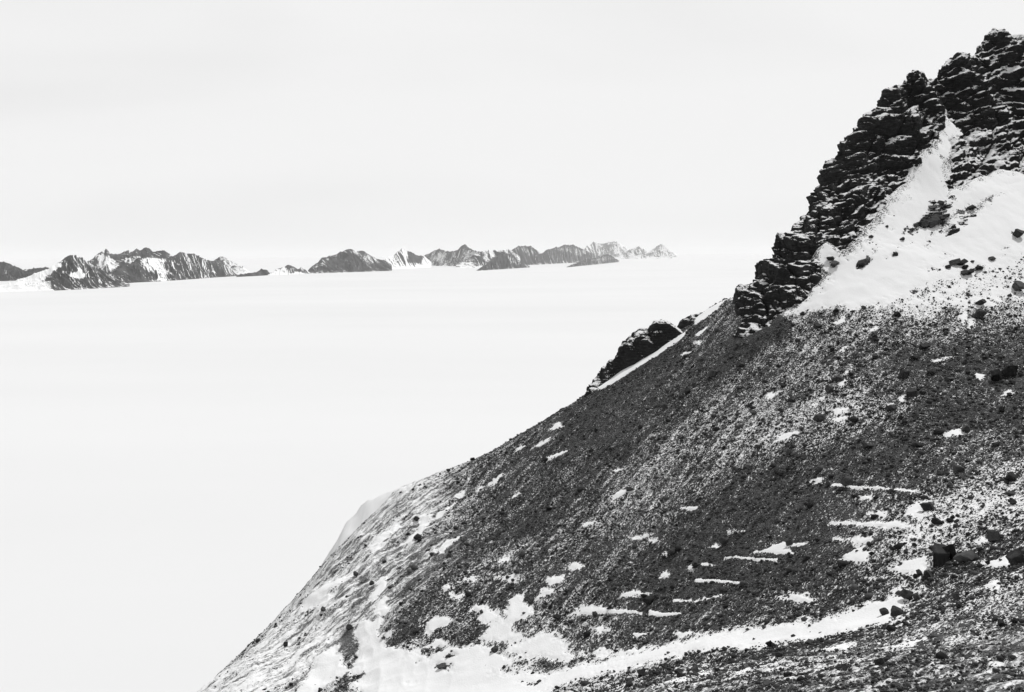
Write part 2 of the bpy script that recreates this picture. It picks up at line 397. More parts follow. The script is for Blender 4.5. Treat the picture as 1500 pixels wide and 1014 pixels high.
# ------------------------------------------------------------------ materials
def newmat(name):
    m = bpy.data.materials.new(name); m.use_nodes = True
    nt = m.node_tree; b = nt.nodes['Principled BSDF']
    b.inputs['Roughness'].default_value = .9
    b.inputs['Specular IOR Level'].default_value = .15
    return m, nt, b


def N(nt, t, **k):
    n = nt.nodes.new(t)
    for a, v in k.items():
        if a.startswith('i_'):
            n.inputs[int(a[2:]) if a[2:].isdigit() else a[2:]].default_value = v
        else: setattr(n, a, v)
    return n


def math_(nt, op, a, b=None, c=None, clamp=False):
    n = nt.nodes.new('ShaderNodeMath'); n.operation = op; n.use_clamp = clamp
    for i, v in enumerate((a, b, c)):
        if v is None: continue
        if isinstance(v, (int, float)): n.inputs[i].default_value = v
        else: nt.links.new(v, n.inputs[i])
    return n.outputs[0]


def noise(nt, vec, scale, detail=2, rough=.5, dist=0):
    n = N(nt, 'ShaderNodeTexNoise'); n.inputs['Scale'].default_value = scale; n.inputs['Detail'].default_value = detail
    n.inputs['Roughness'].default_value = rough; n.inputs['Distortion'].default_value = dist
    nt.links.new(vec, n.inputs['Vector']); return n.outputs['Fac']


def ramp(nt, fac, stops):
    n = N(nt, 'ShaderNodeValToRGB'); e = n.color_ramp.elements
    while len(e) < len(stops): e.new(.5)
    for el, (p, v) in zip(e, stops):
        el.position = p; el.color = (v, v, v, 1)
    nt.links.new(fac, n.inputs[0]); return n.outputs[0]


def maprange(nt, v, a, b, c=0., d=1., smooth=True):
    n = N(nt, 'ShaderNodeMapRange'); n.interpolation_type = 'SMOOTHSTEP' if smooth else 'LINEAR'
    nt.links.new(v, n.inputs[0])
    for i, q in zip((1, 2, 3, 4), (a, b, c, d)): n.inputs[i].default_value = q
    return n.outputs[0]


def mixc(nt, f, a, b):
    n = N(nt, 'ShaderNodeMix', data_type='RGBA')
    for s, v in ((0, f), (6, a), (7, b)):
        if isinstance(v, float): n.inputs[s].default_value = (v, v, v, 1) if s else v
        else: nt.links.new(v, n.inputs[s])
    return n.outputs[2]


SNOW = .85
# scree slope with snow drifted between the stones
def ground_material():
    m, nt, b = newmat('scree_and_snow')
    tc = N(nt, 'ShaderNodeTexCoord').outputs['Object']
    # grain streaked down the fall line
    mp = N(nt, 'ShaderNodeMapping'); mp.vector_type = 'TEXTURE'; mp.inputs['Rotation'].default_value = (0, 0, STREAK); mp.inputs['Scale'].default_value = (1.7, .8, .8)
    nt.links.new(tc, mp.inputs[0])
    st = mp.outputs[0]
    at = N(nt, 'ShaderNodeAttribute', attribute_name='snow').outputs['Fac']
    n1 = noise(nt, st, 2.6, 6, .7)
    n2 = noise(nt, tc, .55, 3, .6)
    n3 = noise(nt, tc, 5.5, 4, .65)
    s = math_(nt, 'ADD', math_(nt, 'MULTIPLY', n1, .50), math_(nt, 'ADD', math_(nt, 'MULTIPLY', n2, .12), math_(nt, 'MULTIPLY', n3, .38)))
    s = maprange(nt, s, .36, .64, 0, 1, False)
    f = math_(nt, 'SUBTRACT', at, s)
    mist_dust_fac = N(nt, 'ShaderNodeAttribute', attribute_name='mist_dust').outputs['Fac']
    mp2 = N(nt, 'ShaderNodeMapping'); mp2.vector_type = 'TEXTURE'; mp2.inputs['Rotation'].default_value = (0, 0, STREAK); mp2.inputs['Scale'].default_value = (6, .8, 2)
    nt.links.new(tc, mp2.inputs[0])
    s2 = maprange(nt, math_(nt, 'ADD', math_(nt, 'MULTIPLY', noise(nt, mp2.outputs[0], 1.0, 6, .68), .5), math_(nt, 'ADD', math_(nt, 'MULTIPLY', n1, .25), math_(nt, 'MULTIPLY', n3, .25))), .38, .62, 0, 1, False)
    f2 = maprange(nt, math_(nt, 'SUBTRACT', at, s2), -.28, .18)
    f = N(nt, 'ShaderNodeMix'); nt.links.new(maprange(nt, mist_dust_fac, .02, .30), f.inputs[0])
    nt.links.new(maprange(nt, math_(nt, 'SUBTRACT', at, s), -.05, .05), f.inputs[2]); nt.links.new(f2, f.inputs[3])
    f = f.outputs[0]
    v = N(nt, 'ShaderNodeTexVoronoi'); v.inputs['Scale'].default_value = 3.2; nt.links.new(tc, v.inputs['Vector'])
    vc = N(nt, 'ShaderNodeSeparateColor'); nt.links.new(v.outputs['Color'], vc.inputs[0])
    v2 = N(nt, 'ShaderNodeTexVoronoi'); v2.inputs['Scale'].default_value = 7.5; nt.links.new(tc, v2.inputs['Vector'])
    vc2 = N(nt, 'ShaderNodeSeparateColor'); nt.links.new(v2.outputs['Color'], vc2.inputs[0])
    tone = math_(nt, 'ADD', math_(nt, 'MULTIPLY', vc.outputs[0], .35), math_(nt, 'ADD', math_(nt, 'MULTIPLY', vc2.outputs[0], .35), math_(nt, 'MULTIPLY', noise(nt, tc, .12, 4, .6), .3)))
    rock = ramp(nt, tone, [(.15, .022), (.5, .06), (.85, .14)])
    # pale mist fade painted into the stone colour, along with thin snow dust
    rock = mixc(nt, mist_dust_fac, rock, .22)
    col = mixc(nt, f, rock, SNOW)
    nt.links.new(col, b.inputs['Base Color'])
    bp = N(nt, 'ShaderNodeBump'); bp.inputs['Distance'].default_value = .35
    hh = math_(nt, 'ADD', math_(nt, 'MULTIPLY', math_(nt, 'SUBTRACT', 1., v.outputs['Distance']), .8), math_(nt, 'MULTIPLY', n3, .8))
    nt.links.new(hh, bp.inputs['Height'])
    nt.links.new(maprange(nt, f, 0, 1, .9, .12), bp.inputs['Strength'])
    nt.links.new(bp.outputs[0], b.inputs['Normal'])
    return m


def rock_material(name='crag_rock', lo=.006, hi=.085, nz0=.62, nz1=.86):
    """dark layered rock; snow holds only where the surface is flat enough"""
    m, nt, b = newmat(name)
    tc = N(nt, 'ShaderNodeTexCoord').outputs['Object']
    mp = N(nt, 'ShaderNodeMapping'); mp.inputs['Rotation'].default_value = (0, math.radians(12), 0); mp.inputs['Scale'].default_value = (.45, .45, 2.6)
    nt.links.new(tc, mp.inputs[0])
    n1 = noise(nt, mp.outputs[0], 1.1, 6, .7)
    n2 = noise(nt, tc, 2.4, 6, .75)
    rock = ramp(nt, math_(nt, 'ADD', math_(nt, 'MULTIPLY', n1, .6), math_(nt, 'MULTIPLY', n2, .4)), [(.32, lo), (.52, lo * .4 + hi * .25), (.72, hi)])
    at = N(nt, 'ShaderNodeAttribute', attribute_name='snow').outputs['Fac']
    f = math_(nt, 'ADD', at, math_(nt, 'MULTIPLY', math_(nt, 'SUBTRACT', n2, .5), 1.7))
    f = math_(nt, 'ADD', f, math_(nt, 'MULTIPLY', math_(nt, 'SUBTRACT', n1, .5), 2.2))
    f = maprange(nt, f, .47, .60)
    col = mixc(nt, f, rock, SNOW)
    nt.links.new(col, b.inputs['Base Color'])
    bp = N(nt, 'ShaderNodeBump'); bp.inputs['Distance'].default_value = .5; bp.inputs['Strength'].default_value = .7
    nt.links.new(math_(nt, 'ADD', n2, math_(nt, 'MULTIPLY', n1, .8)), bp.inputs['Height']); nt.links.new(bp.outputs[0], b.inputs['Normal'])
    return m


def stone_material():
    m, nt, b = newmat('loose_stone')
    tc = N(nt, 'ShaderNodeTexCoord').outputs['Object']
    g = N(nt, 'ShaderNodeNewGeometry').outputs['Random Per Island']
    n2 = noise(nt, tc, 2.5, 4, .65)
    t = math_(nt, 'ADD', math_(nt, 'MULTIPLY', g, .7), math_(nt, 'MULTIPLY', n2, .3))
    nt.links.new(ramp(nt, t, [(.1, .016), (.5, .045), (.8, .08), (.95, .16)]), b.inputs['Base Color'])
    return m


def boulder_material():
    m, nt, b = newmat('boulder_rock')
    tc = N(nt, 'ShaderNodeTexCoord').outputs['Object']
    g = N(nt, 'ShaderNodeObjectInfo').outputs['Random']
    n2 = noise(nt, tc, 2.2, 5, .65)
    t = math_(nt, 'ADD', math_(nt, 'MULTIPLY', g, .4), math_(nt, 'MULTIPLY', n2, .6))
    nt.links.new(ramp(nt, t, [(.25, .014), (.5, .035), (.75, .09)]), b.inputs['Base Color'])
    bp = N(nt, 'ShaderNodeBump'); bp.inputs['Distance'].default_value = .12; bp.inputs['Strength'].default_value = .6
    nt.links.new(noise(nt, tc, 5, 5, .6), bp.inputs['Height']); nt.links.new(bp.outputs[0], b.inputs['Normal'])
    return m


def far_material():
    m, nt, b = newmat('far_mountain_rock')
    at = N(nt, 'ShaderNodeAttribute', attribute_name='snow').outputs['Fac']
    tc = N(nt, 'ShaderNodeTexCoord').outputs['Object']
    n2 = noise(nt, tc, .016, 6, .75)
    n1 = noise(nt, tc, .003, 5, .65)
    rock = ramp(nt, n1, [(.35, .012), (.5, .03), (.65, .075)])
    f = math_(nt, 'ADD', at, math_(nt, 'MULTIPLY', math_(nt, 'SUBTRACT', n2, .5), 2.0))
    f = maprange(nt, f, .32, .74)
    nt.links.new(mixc(nt, f, rock, SNOW), b.inputs['Base Color'])
    return m


def snow_material():
    m, nt, b = newmat('glacier_snow')
    tc = N(nt, 'ShaderNodeTexCoord').outputs['Object']
    mp = N(nt, 'ShaderNodeMapping'); mp.inputs['Scale'].default_value = (.35, 1, 1); nt.links.new(tc, mp.inputs[0])
    n = noise(nt, mp.outputs[0], .0006, 5, .55)
    nt.links.new(ramp(nt, n, [(.3, .70), (.7, .74)]), b.inputs['Base Color'])
    return m


M_GROUND = ground_material(); M_CRAG = rock_material(); M_STONE = stone_material(); M_BOULD = boulder_material(); M_FAR = far_material(); M_ICE = snow_material()


# ------------------------------------------------------------------ mesh helpers
def grid_faces(nr, nc, flip=False):
    i = np.arange(nr - 1)[:, None] * nc + np.arange(nc - 1)[None, :]
    a = np.stack([i, i + 1, i + nc + 1, i + nc], -1).reshape(-1, 4)
    return a[:, ::-1] if flip else a


def mesh_from(name, v, f, mat, smooth=True, attrs=None):
    me = bpy.data.meshes.new(name)
    v = np.asarray(v, np.float32); f = np.asarray(f, np.int32)
    me.vertices.add(len(v)); me.vertices.foreach_set('co', v.ravel())
    k = f.shape[1]
    me.loops.add(f.size); me.loops.foreach_set('vertex_index', f.ravel())
    me.polygons.add(len(f)); me.polygons.foreach_set('loop_start', np.arange(0, f.size, k, dtype=np.int32))
    me.polygons.foreach_set('loop_total', np.full(len(f), k, np.int32))
    if smooth: me.polygons.foreach_set('use_smooth', np.ones(len(f), bool))
    for a, d in (attrs or {}).items():
        at = me.attributes.new(a, 'FLOAT', 'POINT'); at.data.foreach_set('value', np.asarray(d, np.float32).ravel())
    me.materials.append(mat)
    me.update(calc_edges=True); me.validate()
    return me


def link(name, me, label=None, cat=None, kind=None, group=None, loc=None, parent=None):
    o = bpy.data.objects.new(name, me); COL.objects.link(o)
    if loc is not None: o.location = loc
    if label: o['label'] = label
    if cat: o['category'] = cat
    if kind: o['kind'] = kind
    if group: o['group'] = group
    if parent: o.parent = parent
    return o


# ------------------------------------------------------------------ mountain side (one sheet, finest where it is seen)
az = np.radians(np.concatenate([np.linspace(-100, -30, 70, endpoint=False), np.linspace(-30, 30, 1150, endpoint=False), np.linspace(30, 100, 70)]))
rr = [1.0]
while rr[-1] < 900:
    r = rr[-1]
    if r < 45: st = max(.25, r * .03)
    elif r < 110: st = .2
    elif r < 262: st = .27
    elif r < 300: st = .5
    else: st = 1 + (r - 300) * .04
    rr.append(r + st)
rr = np.array(rr)
R, AZ = np.meshgrid(rr, az, indexing='ij')
gx, gy = R * np.sin(AZ), R * np.cos(AZ)
gz = ground_h(gx, gy)
sn = snow_cover(gx, gy).reshape(gx.shape)
rocky = 1 - sstep(.6, 1.0, sn)
gz = gz + rocky * (1 - sstep(280, 330, R)) * ((vn2(gx / .9, gy / .9, 51) - .5) * .3 + (vn2(gx / .45, gy / .45, 52) - .5) * .22) + .12 * sstep(.9, 1.2, sn)
# mist fade and snow dust painted in streaks on the outer left flank
mist_dust_p = hit([575, 545, 500, 460, 410, 350, 300, 560, 500, 440], [745, 790, 835, 885, 940, 980, 1010, 830, 900, 960])[:, :2]
mist_dust_p = np.concatenate([mist_dust_p, np.array(rp[:5])[:, :2], np.array(rp[:5])[:, :2] + np.array([-6, 3])])
st_d = hit([500], [850])[0][:2] - hit([640], [750])[0][:2]
ST = math.atan2(st_d[1], st_d[0])


def mist_dust_at(x, y):
    sh = x.shape; x = x.ravel(); y = y.ravel()
    dmin = np.min(np.stack([np.hypot(x - a, y - b) for a, b in mist_dust_p]), 0)
    u = x * math.cos(ST) + y * math.sin(ST); v = -x * math.sin(ST) + y * math.cos(ST)
    k = np.clip(fbm2(u / 14, v / 1.3, 61, 3) * 1.6 + .5, 0, 1)
    return ((1 - sstep(4, 22, dmin)) * (.12 + .88 * k)).reshape(sh)


mist_dust = mist_dust_at(gx, gy) * .85
mist_dust += .22 * (1 - sstep(60, 112, R))
me = mesh_from('mountain_slope', np.stack([gx, gy, gz], -1).reshape(-1, 3), grid_faces(len(rr), len(az), True), M_GROUND, True, {'snow': sn, 'mist_dust': mist_dust})
slope = link('mountain_slope', me, 'dark scree mountainside streaked with drifted snow falling away to the left', 'slope', 'structure')

# ------------------------------------------------------------------ rock crag: sheet pushed out along its own normal
def rock_sheet(name, polys, step, lift, label, cat, seed, big=9., amp=1., snowbias=0., snow_fn=None, bumps=()):
    allp = np.concatenate(polys)
    x0, y0 = allp.min(0) - 3; x1, y1 = allp.max(0) + 3
    xs = np.arange(x0, x1, step); ys = np.arange(y0, y1, step)
    x, y = np.meshgrid(xs, ys)
    sd = np.max(np.stack([inpoly_sd(x, y, p) for p in polys]), 0)
    sd = sd + fbm2(x / 5, y / 5, seed + 5, 3) * 3.0
    keep = sd > -1.6
    z = base_h(x, y)
    e = 2.0
    nx = -(base_h(x + e, y) - base_h(x - e, y)) / (2 * e); ny = -(base_h(x, y + e) - base_h(x, y - e)) / (2 * e)
    nl = np.sqrt(nx * nx + ny * ny + 1); nx, ny, nz = nx / nl, ny / nl, 1 / nl
    msk = sstep(-1.2, 2.2, sd)
    # layers dipping gently
    warp = fbm2(x / 14, y / 14, seed + 20, 3) * 5
    s = z - .2 * x - .08 * y + warp
    q1, q2, idl = worley3(x / big, y / big, s / (big * .5), seed)
    q3, q4, id2 = worley3(x / (big * .38), y / (big * .38), s / (big * .17), seed + 9)
    q5, q6, id3 = worley3(x / 1.1, y / 1.1, s / .55, seed + 19)

    def terrace(v, tread=.38):
        u = v - np.floor(v)
        return np.where(u < tread, 1 - sstep(0, 1, u / tread), sstep(0, 1, (u - tread) / (1 - tread)) ** .8)
    s1 = s + idl * 2.2 + fbm2(x / 4, y / 4, seed + 60, 2) * 1.6
    s2 = s + id2 * 1.0 + fbm2(x / 3, y / 3, seed + 62, 2) * 1.2
    zone = vn2(x / 8, y / 8, seed + 43)
    s3 = s + .7 * fbm2(x / 1.5, y / 1.5, seed + 61, 2)
    butt = ridged2(x / 17 + .15 * s / 10, y / 17, seed + 70, 3)
    D = amp * (1.7 * terrace(s1 / 5.6) * (.1 + 1.2 * vn2(x / 9, y / 9, seed + 40)) + .85 * terrace(s2 / 2.1) * (.1 + 1.1 * vn2(x / 4.5, s / 4, seed + 41))
               + .42 * terrace(s3 / .85) * (.1 + vn2(x / 3, s / 2, seed + 42)) + .4 * idl + .6 * (1 - q1 ** 2) - .8 * (1 - sstep(0, .1, q2 - q1))
               + .5 * id2 + .5 * (1 - q3 ** 2) - .35 * (1 - sstep(0, .1, q4 - q3)) + .2 * (1 - q5 + id3 * .5)
               + 1.6 * fbm2(x / 3.2, s / 2.4, seed + 72, 5) + 3.0 * (butt - .4)) - amp * 2.6
    for bx, by, br, bh in bumps:
        q = hit([bx], [by])[0]
        D = D + bh * np.exp(-((x - q[0]) ** 2 + ((y - q[1]) * .7) ** 2) / br ** 2)
    D = D * msk + lift * msk - (1 - msk) * 1.0
    px_ = x + nx * D; py_ = y + ny * D; pz_ = z + nz * D
    # slope of the finished surface
    dxu = np.gradient(px_, axis=1); dyu = np.gradient(py_, axis=1); dzu = np.gradient(pz_, axis=1)
    dxv = np.gradient(px_, axis=0); dyv = np.gradient(py_, axis=0); dzv = np.gradient(pz_, axis=0)
    cx = dyu * dzv - dzu * dyv; cy = dzu * dxv - dxu * dzv; cz = dxu * dyv - dyu * dxv
    up_ = cz / np.sqrt(cx * cx + cy * cy + cz * cz + 1e-12)
    for _ in range(2):
        up_[1:-1, 1:-1] = (up_[1:-1, 1:-1] * 2 + up_[:-2, 1:-1] + up_[2:, 1:-1] + up_[1:-1, :-2] + up_[1:-1, 2:]) / 6
    sb = snowbias if snow_fn is None else snow_fn(x, y)
    sn_ = (up_ - .68) * 1.6 + .42 + sb + .5 * fbm2(x / 6, y / 6, seed + 81, 3) + .22 * (1 - sstep(.5, 3.5, sd)) * (snow_fn is not None)
    nr, nc = x.shape
    f = grid_faces(nr, nc)
    kk = keep.ravel()
    f = f[kk[f].all(1)]
    used = np.zeros(nr * nc, bool); used[f.ravel()] = True
    idx = np.cumsum(used) - 1
    v = np.stack([px_, py_, pz_], -1).reshape(-1, 3)[used]
    me = mesh_from(name, v, idx[f], M_CRAG, False, {'snow': sn_.ravel()[used]})
    return link(name, me, label, cat, 'structure')


cp = hit([1470, 1400, 1330, 1290, 1300, 1150, 1180, 1240, 1350, 1480, 1420, 1450, 1500, 1440], [100, 110, 150, 300, 260, 430, 350, 250, 210, 230, 230, 180, 160, 60])[:, :2]
cb = np.array([.30, .26, .14, .30, .16, .0, .02, -.06, .16, .52, .50, .38, .46, .3])


def crag_snow(x, y):
    d2 = (x[..., None] - cp[:, 0]) ** 2 + (y[..., None] - cp[:, 1]) ** 2
    w = 1 / (d2 + 8) ** 1.5
    return (w * cb).sum(-1) / w.sum(-1) - .04


rock_sheet('rock_crag', [polyL, polyR, polyM], .17, .5, 'tall black rock crag with snow on its ledges at the top right', 'crag', 100, snow_fn=crag_snow)


def rpoly(px):
    p = worldpoly([(a, b + 2) for a, b in px])
    return p


OUT1 = rpoly([(852, 582), (868, 572), (880, 562), (905, 545), (940, 524), (975, 500), (1003, 482), (1000, 470), (975, 478), (950, 490), (925, 510), (905, 530), (880, 556)])
OUT1 = np.concatenate([OUT1[:7], OUT1[7:] + np.array([[-2, 9]])])
OUT2 = rpoly([(975, 484), (1000, 478), (1016, 470), (1020, 455), (1034, 447), (1030, 440), (1010, 452), (990, 468)])
OUT2 = np.concatenate([OUT2[:5], OUT2[5:] + np.array([[-2, 8]])])
rock_sheet('rock_outcrop', [OUT1], .2, 1.6, 'low dark rock outcrop on the ridge beyond the long snow strip', 'outcrop', 200, big=6, amp=.8, snowbias=.02, bumps=[(958, 485, 7, 2.6), (925, 508, 6, 1.8), (985, 478, 5, 1.2)])
rock_sheet('rock_outcrop', [OUT2], .2, 1.0, 'smooth dark rock rib on the ridge beside the pointed snow patch', 'outcrop', 230, big=6, amp=.4, snowbias=-.25, bumps=[(1018, 450, 4, 1.2)])

for lb_, pl_ in (('broken dark rock rib with snow in its joints at the foot of the couloir', [(1322, 356), (1334, 322), (1350, 300), (1364, 286), (1402, 272), (1440, 266), (1424, 290), (1392, 312), (1364, 336), (1340, 352)]),
                 ('low broken rock band slanting across the snow field at the right', [(1376, 346), (1396, 316), (1436, 298), (1496, 274), (1500, 286), (1456, 308), (1420, 330), (1390, 350)])):
    rock_sheet('rock_outcrop', [worldpoly(pl_)], .17, .15, lb_, 'outcrop', 260 + len(pl_), big=5, amp=.5, snowbias=.22)

# snow shoulder just beyond the left skyline
shp = [(440, 890, 262), (455, 856, 266), (480, 812, 270), (508, 764, 276), (538, 734, 280), (585, 713, 284), (640, 700, 288), (700, 690, 292)]
su = np.linspace(440, 700, 90)
sr = ray(su, np.interp(su, [a[0] for a in shp], [a[1] for a in shp]))
sY = np.interp(su, [a[0] for a in shp], [a[2] for a in shp])
crest = sr * sY[:, None]
rows = []
for t in np.linspace(-1, 1, 60):
    dy = t * 70
    o_ = crest + np.array([0, 1, 0]) * dy
    o_[:, 2] -= np.abs(t) ** 1.5 * (50 if t < 0 else 95)
    o_[:, 2] += fbm2(o_[:, 0] / 12, o_[:, 1] / 12, 401, 3) * 5 * min(1, abs(t) * 4 + .25) + fbm2(o_[:, 0] / 3.5, o_[:, 1] / 3.5, 402, 3) * 2.2
    rows.append(o_)
link('snow_shoulder', mesh_from('snow_shoulder', np.concatenate(rows), grid_faces(60, 90), M_ICE), 'faint snow shoulder rising just beyond the pale left skyline', 'slope', 'structure')

# ------------------------------------------------------------------ glacier to the horizon
ga = np.linspace(0, 2 * math.pi, 361)
gr = np.concatenate([[0.01], np.geomspace(60, 420000, 260)])
Rg, Ag = np.meshgrid(gr, ga, indexing='ij')
ix, iy = Rg * np.sin(Ag), Rg * np.cos(Ag)
iz = ICE + fbm2(ix / 2500, iy / 5000, 71, 3) * 6 * sstep(300, 3000, Rg) * (1 - sstep(60000, 150000, Rg))
link('glacier_ground', mesh_from('glacier_ground', np.stack([ix, iy, iz], -1).reshape(-1, 3), grid_faces(len(gr), len(ga), True), M_ICE), 'vast white ice sheet spread out below to the horizon', 'glacier', 'structure')

# ------------------------------------------------------------------ far mountains standing in the ice
def far_mountain(label, ridge, base, snow, seed, patches=(), group=None, run=1.0, spur=1.0):
    """ridge: photo pixels of the skyline; base: pixels where its foot meets the ice"""
    x0, x1 = ridge[0][0], ridge[-1][0]
    n = max(60, int((x1 - x0) * 3.0)); m = 130
    u = np.linspace(x0, x1, n)
    rpy = np.interp(u, [a for a, b in ridge], [b for a, b in ridge])
    rpy = rpy + (ridged2(u / 9, u * 0 + seed, seed, 3) - .55) * -3.0 * np.clip(np.minimum(u - x0, x1 - u) / 6, 0, 1)
    bpy_ = np.interp(u, [a for a, b in base], [b for a, b in base])
    db = ray(u, bpy_); Yb = ICE / db[:, 2]                    # foot distance
    Yb = np.minimum(Yb, 90000)
    dr = ray(u, rpy)
    hgt = np.maximum((dr[:, 2] * Yb - ICE), 5)
    W = np.median(hgt) * 1.7 * run + 60
    Yr = Yb + W
    Zr = dr[:, 2] * Yr
    t = np.linspace(0, 2, m)
    T, U = np.meshgrid(t, np.arange(n), indexing='ij')
    Yv = Yb[None, :] + T * W
    Xd = dr[:, 0][None, :] * np.ones_like(T)
    Xw = Xd * Yv
    kw = np.hanning(min(31, n // 3 * 2 + 1)); kw /= kw.sum()
    hr = Zr - ICE
    hs = np.convolve(np.pad(hr, len(kw) // 2, mode='edge'), kw, 'valid')[:n]
    tri0 = np.where(T <= 1, T, 2 - T)
    h = np.minimum(hs, hr * 1.3)[None, :] * (1 - tri0 ** 5) + hr[None, :] * tri0 ** 5
    tri = np.where(T <= 1, T, 2 - T)
    prof = .75 * tri + .25 * tri ** 2
    sc = np.median(hgt) * .8
    wx = fbm2(Xw / sc, Yv / sc, seed + 3, 2) * 1.6 + (Yv - Yb[None]) / sc * .35 * (1 if seed % 2 else -1)
    rg = ridged2(Xw / sc / 1.1 + wx, Yv / sc / 2.2, seed, 4) - .45
    env = np.clip(4 * tri * (1 - tri), 0, 1) ** .7
    z = h * (prof + spur * .58 * rg * env * (T <= 1.0) + spur * .3 * rg * env * (T > 1))
    fine = (ridged2(Xw / sc * 3.2, Yv / sc * 3.2, seed + 30, 3) - .4)
    z = z + h * .07 * fine * (env + .12)
    z = np.minimum(z, h * (1 + .02 * fine) * (1 - .1 * (1 - tri)))
    z[0] = -20; z[-1] = -20
    Z = ICE + z
    v = np.stack([Xw, Yv, Z], -1)
    dzu = np.gradient(Z, axis=1) / np.maximum(np.gradient(Xw, axis=1), 1)
    dzv = np.gradient(Z, axis=0) / np.maximum(np.gradient(Yv, axis=0), 1)
    flat = 1 / np.sqrt(1 + dzu ** 2 + dzv ** 2)
    P = v.reshape(-1, 3)
    pu, pv = project(P); pu = pu.reshape(T.shape); pv = pv.reshape(T.shape)
    s = snow + .23 + (flat - .8) * .9 - dzu * .2 + (.0 - rg) * .55 + .9 * (1 - sstep(0, .22, T)) * (fbm2(Xw / sc * 1.6, Yv / sc, seed + 77, 2) + .22) + fbm2(Xw / sc * 2.5, Yv / sc * 1.2, seed + 50, 4) * .8
    for poly, st, e in patches:
        pw = []
        # outline given on the face as photo pixels, carried to (along, up) on the sheet
        d = inpoly_sd(pu, pv, np.array(poly)) + fbm2(Xw / sc * 4, Yv / sc * 4, seed + 60, 3) * 5
        k = sstep(-e, e, d)
        s = s * (1 - k * abs(st)) + (1.0 if st > 0 else -.2) * k * abs(st)
    me = mesh_from('far_mountain', P, grid_faces(m, n), M_FAR, False, {'snow': s})
    link('far_mountain', me, label, 'mountain', 'structure', group)


far_mountain('dark low hill at the far left edge of the distant range', [(-60, 380), (-20, 379), (0, 382), (12, 385), (20, 389), (28, 391), (33, 395), (40, 393), (70, 391), (100, 396), (130, 410)], [(-60, 412), (130, 412)], -.15, 1)
far_mountain('jagged dark ridge of small pinnacles behind the left peaks', [(118, 392), (135, 378), (145, 369), (149, 368), (153, 372), (151, 371), (155, 364), (160, 369), (165, 371), (175, 371), (182, 367), (189, 367), (190, 371), (200, 364), (206, 366), (212, 362), (218, 363), (224, 368), (234, 367), (241, 367), (250, 373), (262, 380), (280, 395)], [(118, 409), (280, 405)], .12, 2,
             [([(140, 372), (152, 372), (176, 388), (160, 400), (145, 392)], .7, 3), ([(178, 380), (195, 376), (205, 376), (200, 384), (185, 388)], .6, 2)])
far_mountain('pointed peak with a bright snow apron sweeping down to the left', [(-30, 420), (0, 418), (30, 408), (70, 394), (85, 385), (98, 375), (103, 372), (112, 373), (120, 376), (126, 382), (140, 390), (160, 402), (190, 416)], [(-30, 432), (0, 428), (75, 426), (190, 420)], .05, 3,
             [([(-40, 405), (40, 400), (75, 387), (95, 380), (90, 392), (60, 412), (75, 416), (78, 430), (-40, 440)], .95, 4), ([(100, 403), (118, 391), (121, 401), (130, 398), (122, 409), (108, 408)], .95, 2)], run=1.4, spur=.8)
far_mountain('long dark mountain with a round snowy bowl in its face', [(120, 412), (150, 402), (175, 393), (192, 386), (200, 378), (212, 376), (230, 377), (244, 378), (250, 374), (258, 373), (264, 369), (268, 368), (275, 371), (282, 371), (295, 376), (308, 381), (318, 382), (327, 380), (332, 386), (340, 394), (348, 401), (354, 405)], [(120, 419), (200, 414), (240, 412), (354, 404)], -.05, 4,
             [([(205, 380), (216, 377), (243, 379), (240, 393), (252, 389), (262, 384), (268, 388), (256, 400), (240, 413), (226, 413), (232, 402), (214, 398), (203, 385)], .75, 3), ([(306, 397), (322, 393), (314, 403)], .7, 2)])
far_mountain('small cluster of dark knobs at the foot of the snow apron', [(74, 424), (77, 412), (82, 405), (88, 405), (92, 402), (101, 403), (106, 408), (111, 408), (116, 406), (122, 410), (130, 413), (140, 420)], [(74, 426), (140, 421)], -.4, 5, run=1.2)
far_mountain('snow covered dome peeping out behind the long dark mountain', [(308, 388), (315, 380), (320, 376), (326, 374), (333, 377), (341, 383), (350, 388), (362, 394), (372, 402)], [(308, 402), (372, 402)], .42, 6)
far_mountain('tiny dark hummock in the gap between the two mountain groups', [(346, 405), (352, 402), (366, 399), (375, 398), (382, 394), (390, 395), (394, 398), (402, 402)], [(346, 406), (402, 403)], -.2, 7)
far_mountain('little snow faced hill with a dark crest in the gap', [(384, 404), (396, 399), (406, 394), (415, 390), (424, 388), (431, 391), (436, 394), (441, 391), (447, 394), (456, 401)], [(384, 404), (456, 401)], .1, 8, [([(388, 402), (418, 391), (424, 400), (440, 398), (446, 401), (400, 406)], .9, 2)])
far_mountain('broad grey mountain at the left end of the second group', [(448, 400), (456, 391), (466, 384), (472, 376), (480, 375), (487, 374), (498, 369), (508, 365), (514, 365), (524, 367), (533, 368), (544, 374), (553, 379), (563, 380), (574, 388)], [(448, 401), (574, 397)], -.05, 9, [([(500, 368), (520, 367), (545, 376), (555, 385), (535, 382), (522, 373)], .45, 3), ([(466, 386), (476, 377), (488, 375), (476, 392)], .35, 3)])
far_mountain('small grey pyramid standing in front of the broad mountain', [(484, 399), (495, 388), (504, 379), (515, 371), (524, 378), (532, 387), (543, 396)], [(484, 400), (543, 398)], -.1, 10)
far_mountain('white snow peak with a sharp thin summit', [(540, 394), (560, 383), (575, 373), (585, 368), (591, 361), (594, 362), (597, 368), (606, 371), (614, 374), (622, 374), (632, 384)], [(540, 396), (632, 392)], .75, 11, [([(596, 362), (622, 372), (616, 386), (598, 384)], -.8, 2)], spur=.4)
